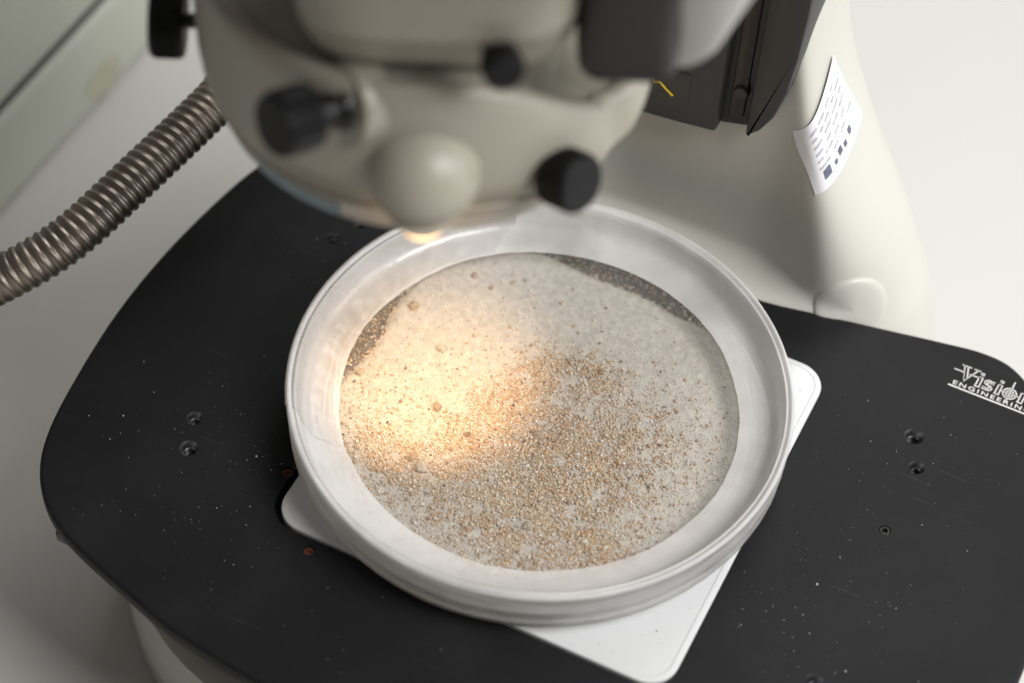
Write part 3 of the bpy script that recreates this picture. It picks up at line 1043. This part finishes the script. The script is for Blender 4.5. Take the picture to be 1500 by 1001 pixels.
# crumbs one can pick out, each a stone of its own
CR = [(-22.6, 6.0, .95, (.66, .60, .48), "large pale round crumb in the middle of the lamp glow", None),
      (-25.5, 24.8, .62, (.56, .42, .30), "leftmost tan crumb of the row near the far film edge", "crumbs near the far film edge"),
      (-21.3, 23.6, .5, (.52, .36, .24), "second tan crumb from the left near the far film edge", "crumbs near the far film edge"),
      (-18.3, 26.8, .42, (.58, .46, .34), "third tan crumb from the left near the far film edge", "crumbs near the far film edge"),
      (-16.4, 28.2, .42, (.6, .48, .36), "rightmost tan crumb of the row near the far film edge", "crumbs near the far film edge"),
      (1.7, -3.8, .95, (.58, .45, .33), "angular tan crumb right of centre among the sand", "crumbs in the middle of the sand"),
      (-1.7, -6.0, .9, (.62, .52, .42), "pale tan crumb at the centre of the sand, lower of two", "crumbs in the middle of the sand"),
      (-3.3, -4.2, .7, (.64, .54, .44), "pale tan crumb at the centre of the sand, upper of two", "crumbs in the middle of the sand"),
      (-17.1, -6.7, .85, (.40, .30, .17), "brown pitted crumb at the lower edge of the lamp glow", None),
      (-32.0, 12.6, .95, (.62, .50, .34), "amber crumb at the top of the dark gap on the left", None),
      (-33.2, -6.0, .8, (.64, .54, .38), "amber crumb half way down the dark gap on the left", None),
      (-13.2, -20.2, 1.15, (.66, .58, .46), "big pale lump on the mound at the lower left", "lumps on the lower left mound"),
      (-15.6, -19.0, .8, (.58, .42, .26), "smaller tan lump beside the mound at the lower left", "lumps on the lower left mound"),
      (9.0, -22.4, .9, (.66, .56, .42), "pale lump on the mound near the front film edge", None),
      (5.6, 14.4, .6, (.44, .26, .13), "brown crumb on the small sand heap beyond the centre", None),
      (-9.5, -9.5, .6, (.36, .23, .12), "dark brown crumb between the lamp glow and the sand", None)]
for ci, (x, y, r, c, lb, gp) in enumerate(CR):
    bm = bmesh.new()
    bmesh.ops.create_icosphere(bm, subdivisions=2, radius=1)
    vs = []
    for vtx in bm.verts:
        d = vtx.co.normalized()
        k = 1 + .5 * noise.noise(d * 1.9 + Vector((ci * 3.1, 0, 0))) + .3 * noise.noise(d * 4 + Vector((0, ci * 2.3, 0)))
        vs.append((x + d.x * r * k, y + d.y * r * k, silt_h(x, y) + r * .45 + d.z * r * k * .8))
    bm.verts.index_update()
    fs = [tuple(q.index for q in f.verts) for f in bm.faces]
    bm.free()
    mt = mat("crumb_%02d" % ci, c, .75, 0, .35, 1600, .9, 3500, 0, .3)
    tag(obj("sand_crumb", vs, fs, mt, None, sharp=12), lb, "crumb", gp)

# ------------------------------------------------------------------ dust on the stage
DP = []
CL = [(70, 5, 16, 22, 150), (56, -14, 7, 14, 120), (58, 20, 9, 10, 60), (-42, -28, 6, 9, 110), (-58, -30, 10, 10, 80), (-58, 20, 12, 18, 70), (-40, -45, 12, 8, 70), (0, -58, 30, 8, 60), (-48, 26, 6, 7, 40), (75, -25, 10, 14, 90)]
for cx, cy, sx, sy, n in CL:
    for _ in range(int(n * .7)):
        DP.append((random.gauss(cx, sx), random.gauss(cy, sy)))
DP2 = []
for x, y in DP:
    if -34.2 < x < 43.2 and -40.6 < y < 36.9: continue
    if math.hypot(x, y) < 45.5: continue
    if abs(x - 5) > 80 or y < -62 or y > 46: continue
    if any(math.hypot(x - h[0], y - h[1]) < h[2] + .1 for h in HOLES): continue
    if (x < -68 or x > 78) and y < -46: continue
    DP2.append((x, y))
P = np.array([(x, y, .03) for x, y in DP2])
S = np.clip(rng.lognormal(math.log(.058), .55, len(P)), .03, .24)
P[:, 2] = S * .4
# a few stray grains on the opal plate beside the dish
stray = [(random.uniform(26, 41), random.uniform(-38, -22)) for _ in range(60)] + [(random.uniform(-31, -24), random.uniform(-38, -32)) for _ in range(14)] + [(random.uniform(37, 42), random.uniform(26, 35)) for _ in range(8)]
stray = [q for q in stray if math.hypot(*q) > 46]
SP = np.array([(x, y, .62) for x, y in stray])
SS = np.clip(rng.lognormal(math.log(.07), .4, len(SP)), .04, .16)
tag(grains("stray_sand", SP, SS, colours(len(SP), (1, 2, 2, 1.5, 1, 1, .2)), M["grain"], 9), "few stray sand grains on the white plate beside the dish", "sand", None, "stuff")
C_ = np.clip(np.array((.62, .61, .6)) * rng.uniform(.35, 1.2, size=(len(P), 1)), 0, .85)
tag(grains("dust", P, S, C_, M["grain"], 5), "white dust specks scattered over the black stage", "dust", None, "stuff")

# ------------------------------------------------------------------ ribbed metal hose on the left
path = catmull([(-8, 100, 34), (-40, 92, 30), (-68, 72, 26), (-79.5, 50, 24), (-81.2, 31.1, 22), (-82.2, 22.7, 21), (-86.2, 4.6, 18), (-91.1, -11.4, 14), (-99.5, -22.3, 9), (-112.3, -28, 0), (-130.4, -29.2, -15), (-152, -26, -38), (-172, -20, -54), (-215, -10, -55.8)], 60, False)
acc = [0.0]
for i in range(1, len(path)): acc.append(acc[-1] + (path[i] - path[i - 1]).length)
pitch, step = 1.85, 0.185
nst = int(acc[-1] / step)
rs, j = [], 0
for i in range(nst):
    s = i * step
    while j < len(acc) - 2 and acc[j + 1] < s: j += 1
    k = (s - acc[j]) / max(1e-9, acc[j + 1] - acc[j])
    p = path[j].lerp(path[j + 1], k)
    t = (path[min(j + 2, len(path) - 1)] - path[max(j - 1, 0)]).normalized()
    u = t.cross(Vector((0, 0, 1))).normalized()
    vv_ = u.cross(t)
    ring = []
    for q in range(28):
        an = 2 * pi * q / 28
        ph = (s / pitch + q / 28) % 1.0
        prof_h = math.sin(pi * min(1, ph / .72)) ** .6 if ph < .72 else 0
        rr = 4.05 + .42 * prof_h
        ring.append(tuple(p + (u * math.cos(an) + vv_ * math.sin(an)) * rr))
    rs.append(ring)
hose = obj("flexible_hose", *rings(rs), M["steel"], None, sharp=80)
tag(hose, "ribbed bronze metal hose curving from behind the microscope head down to the left", "hose")
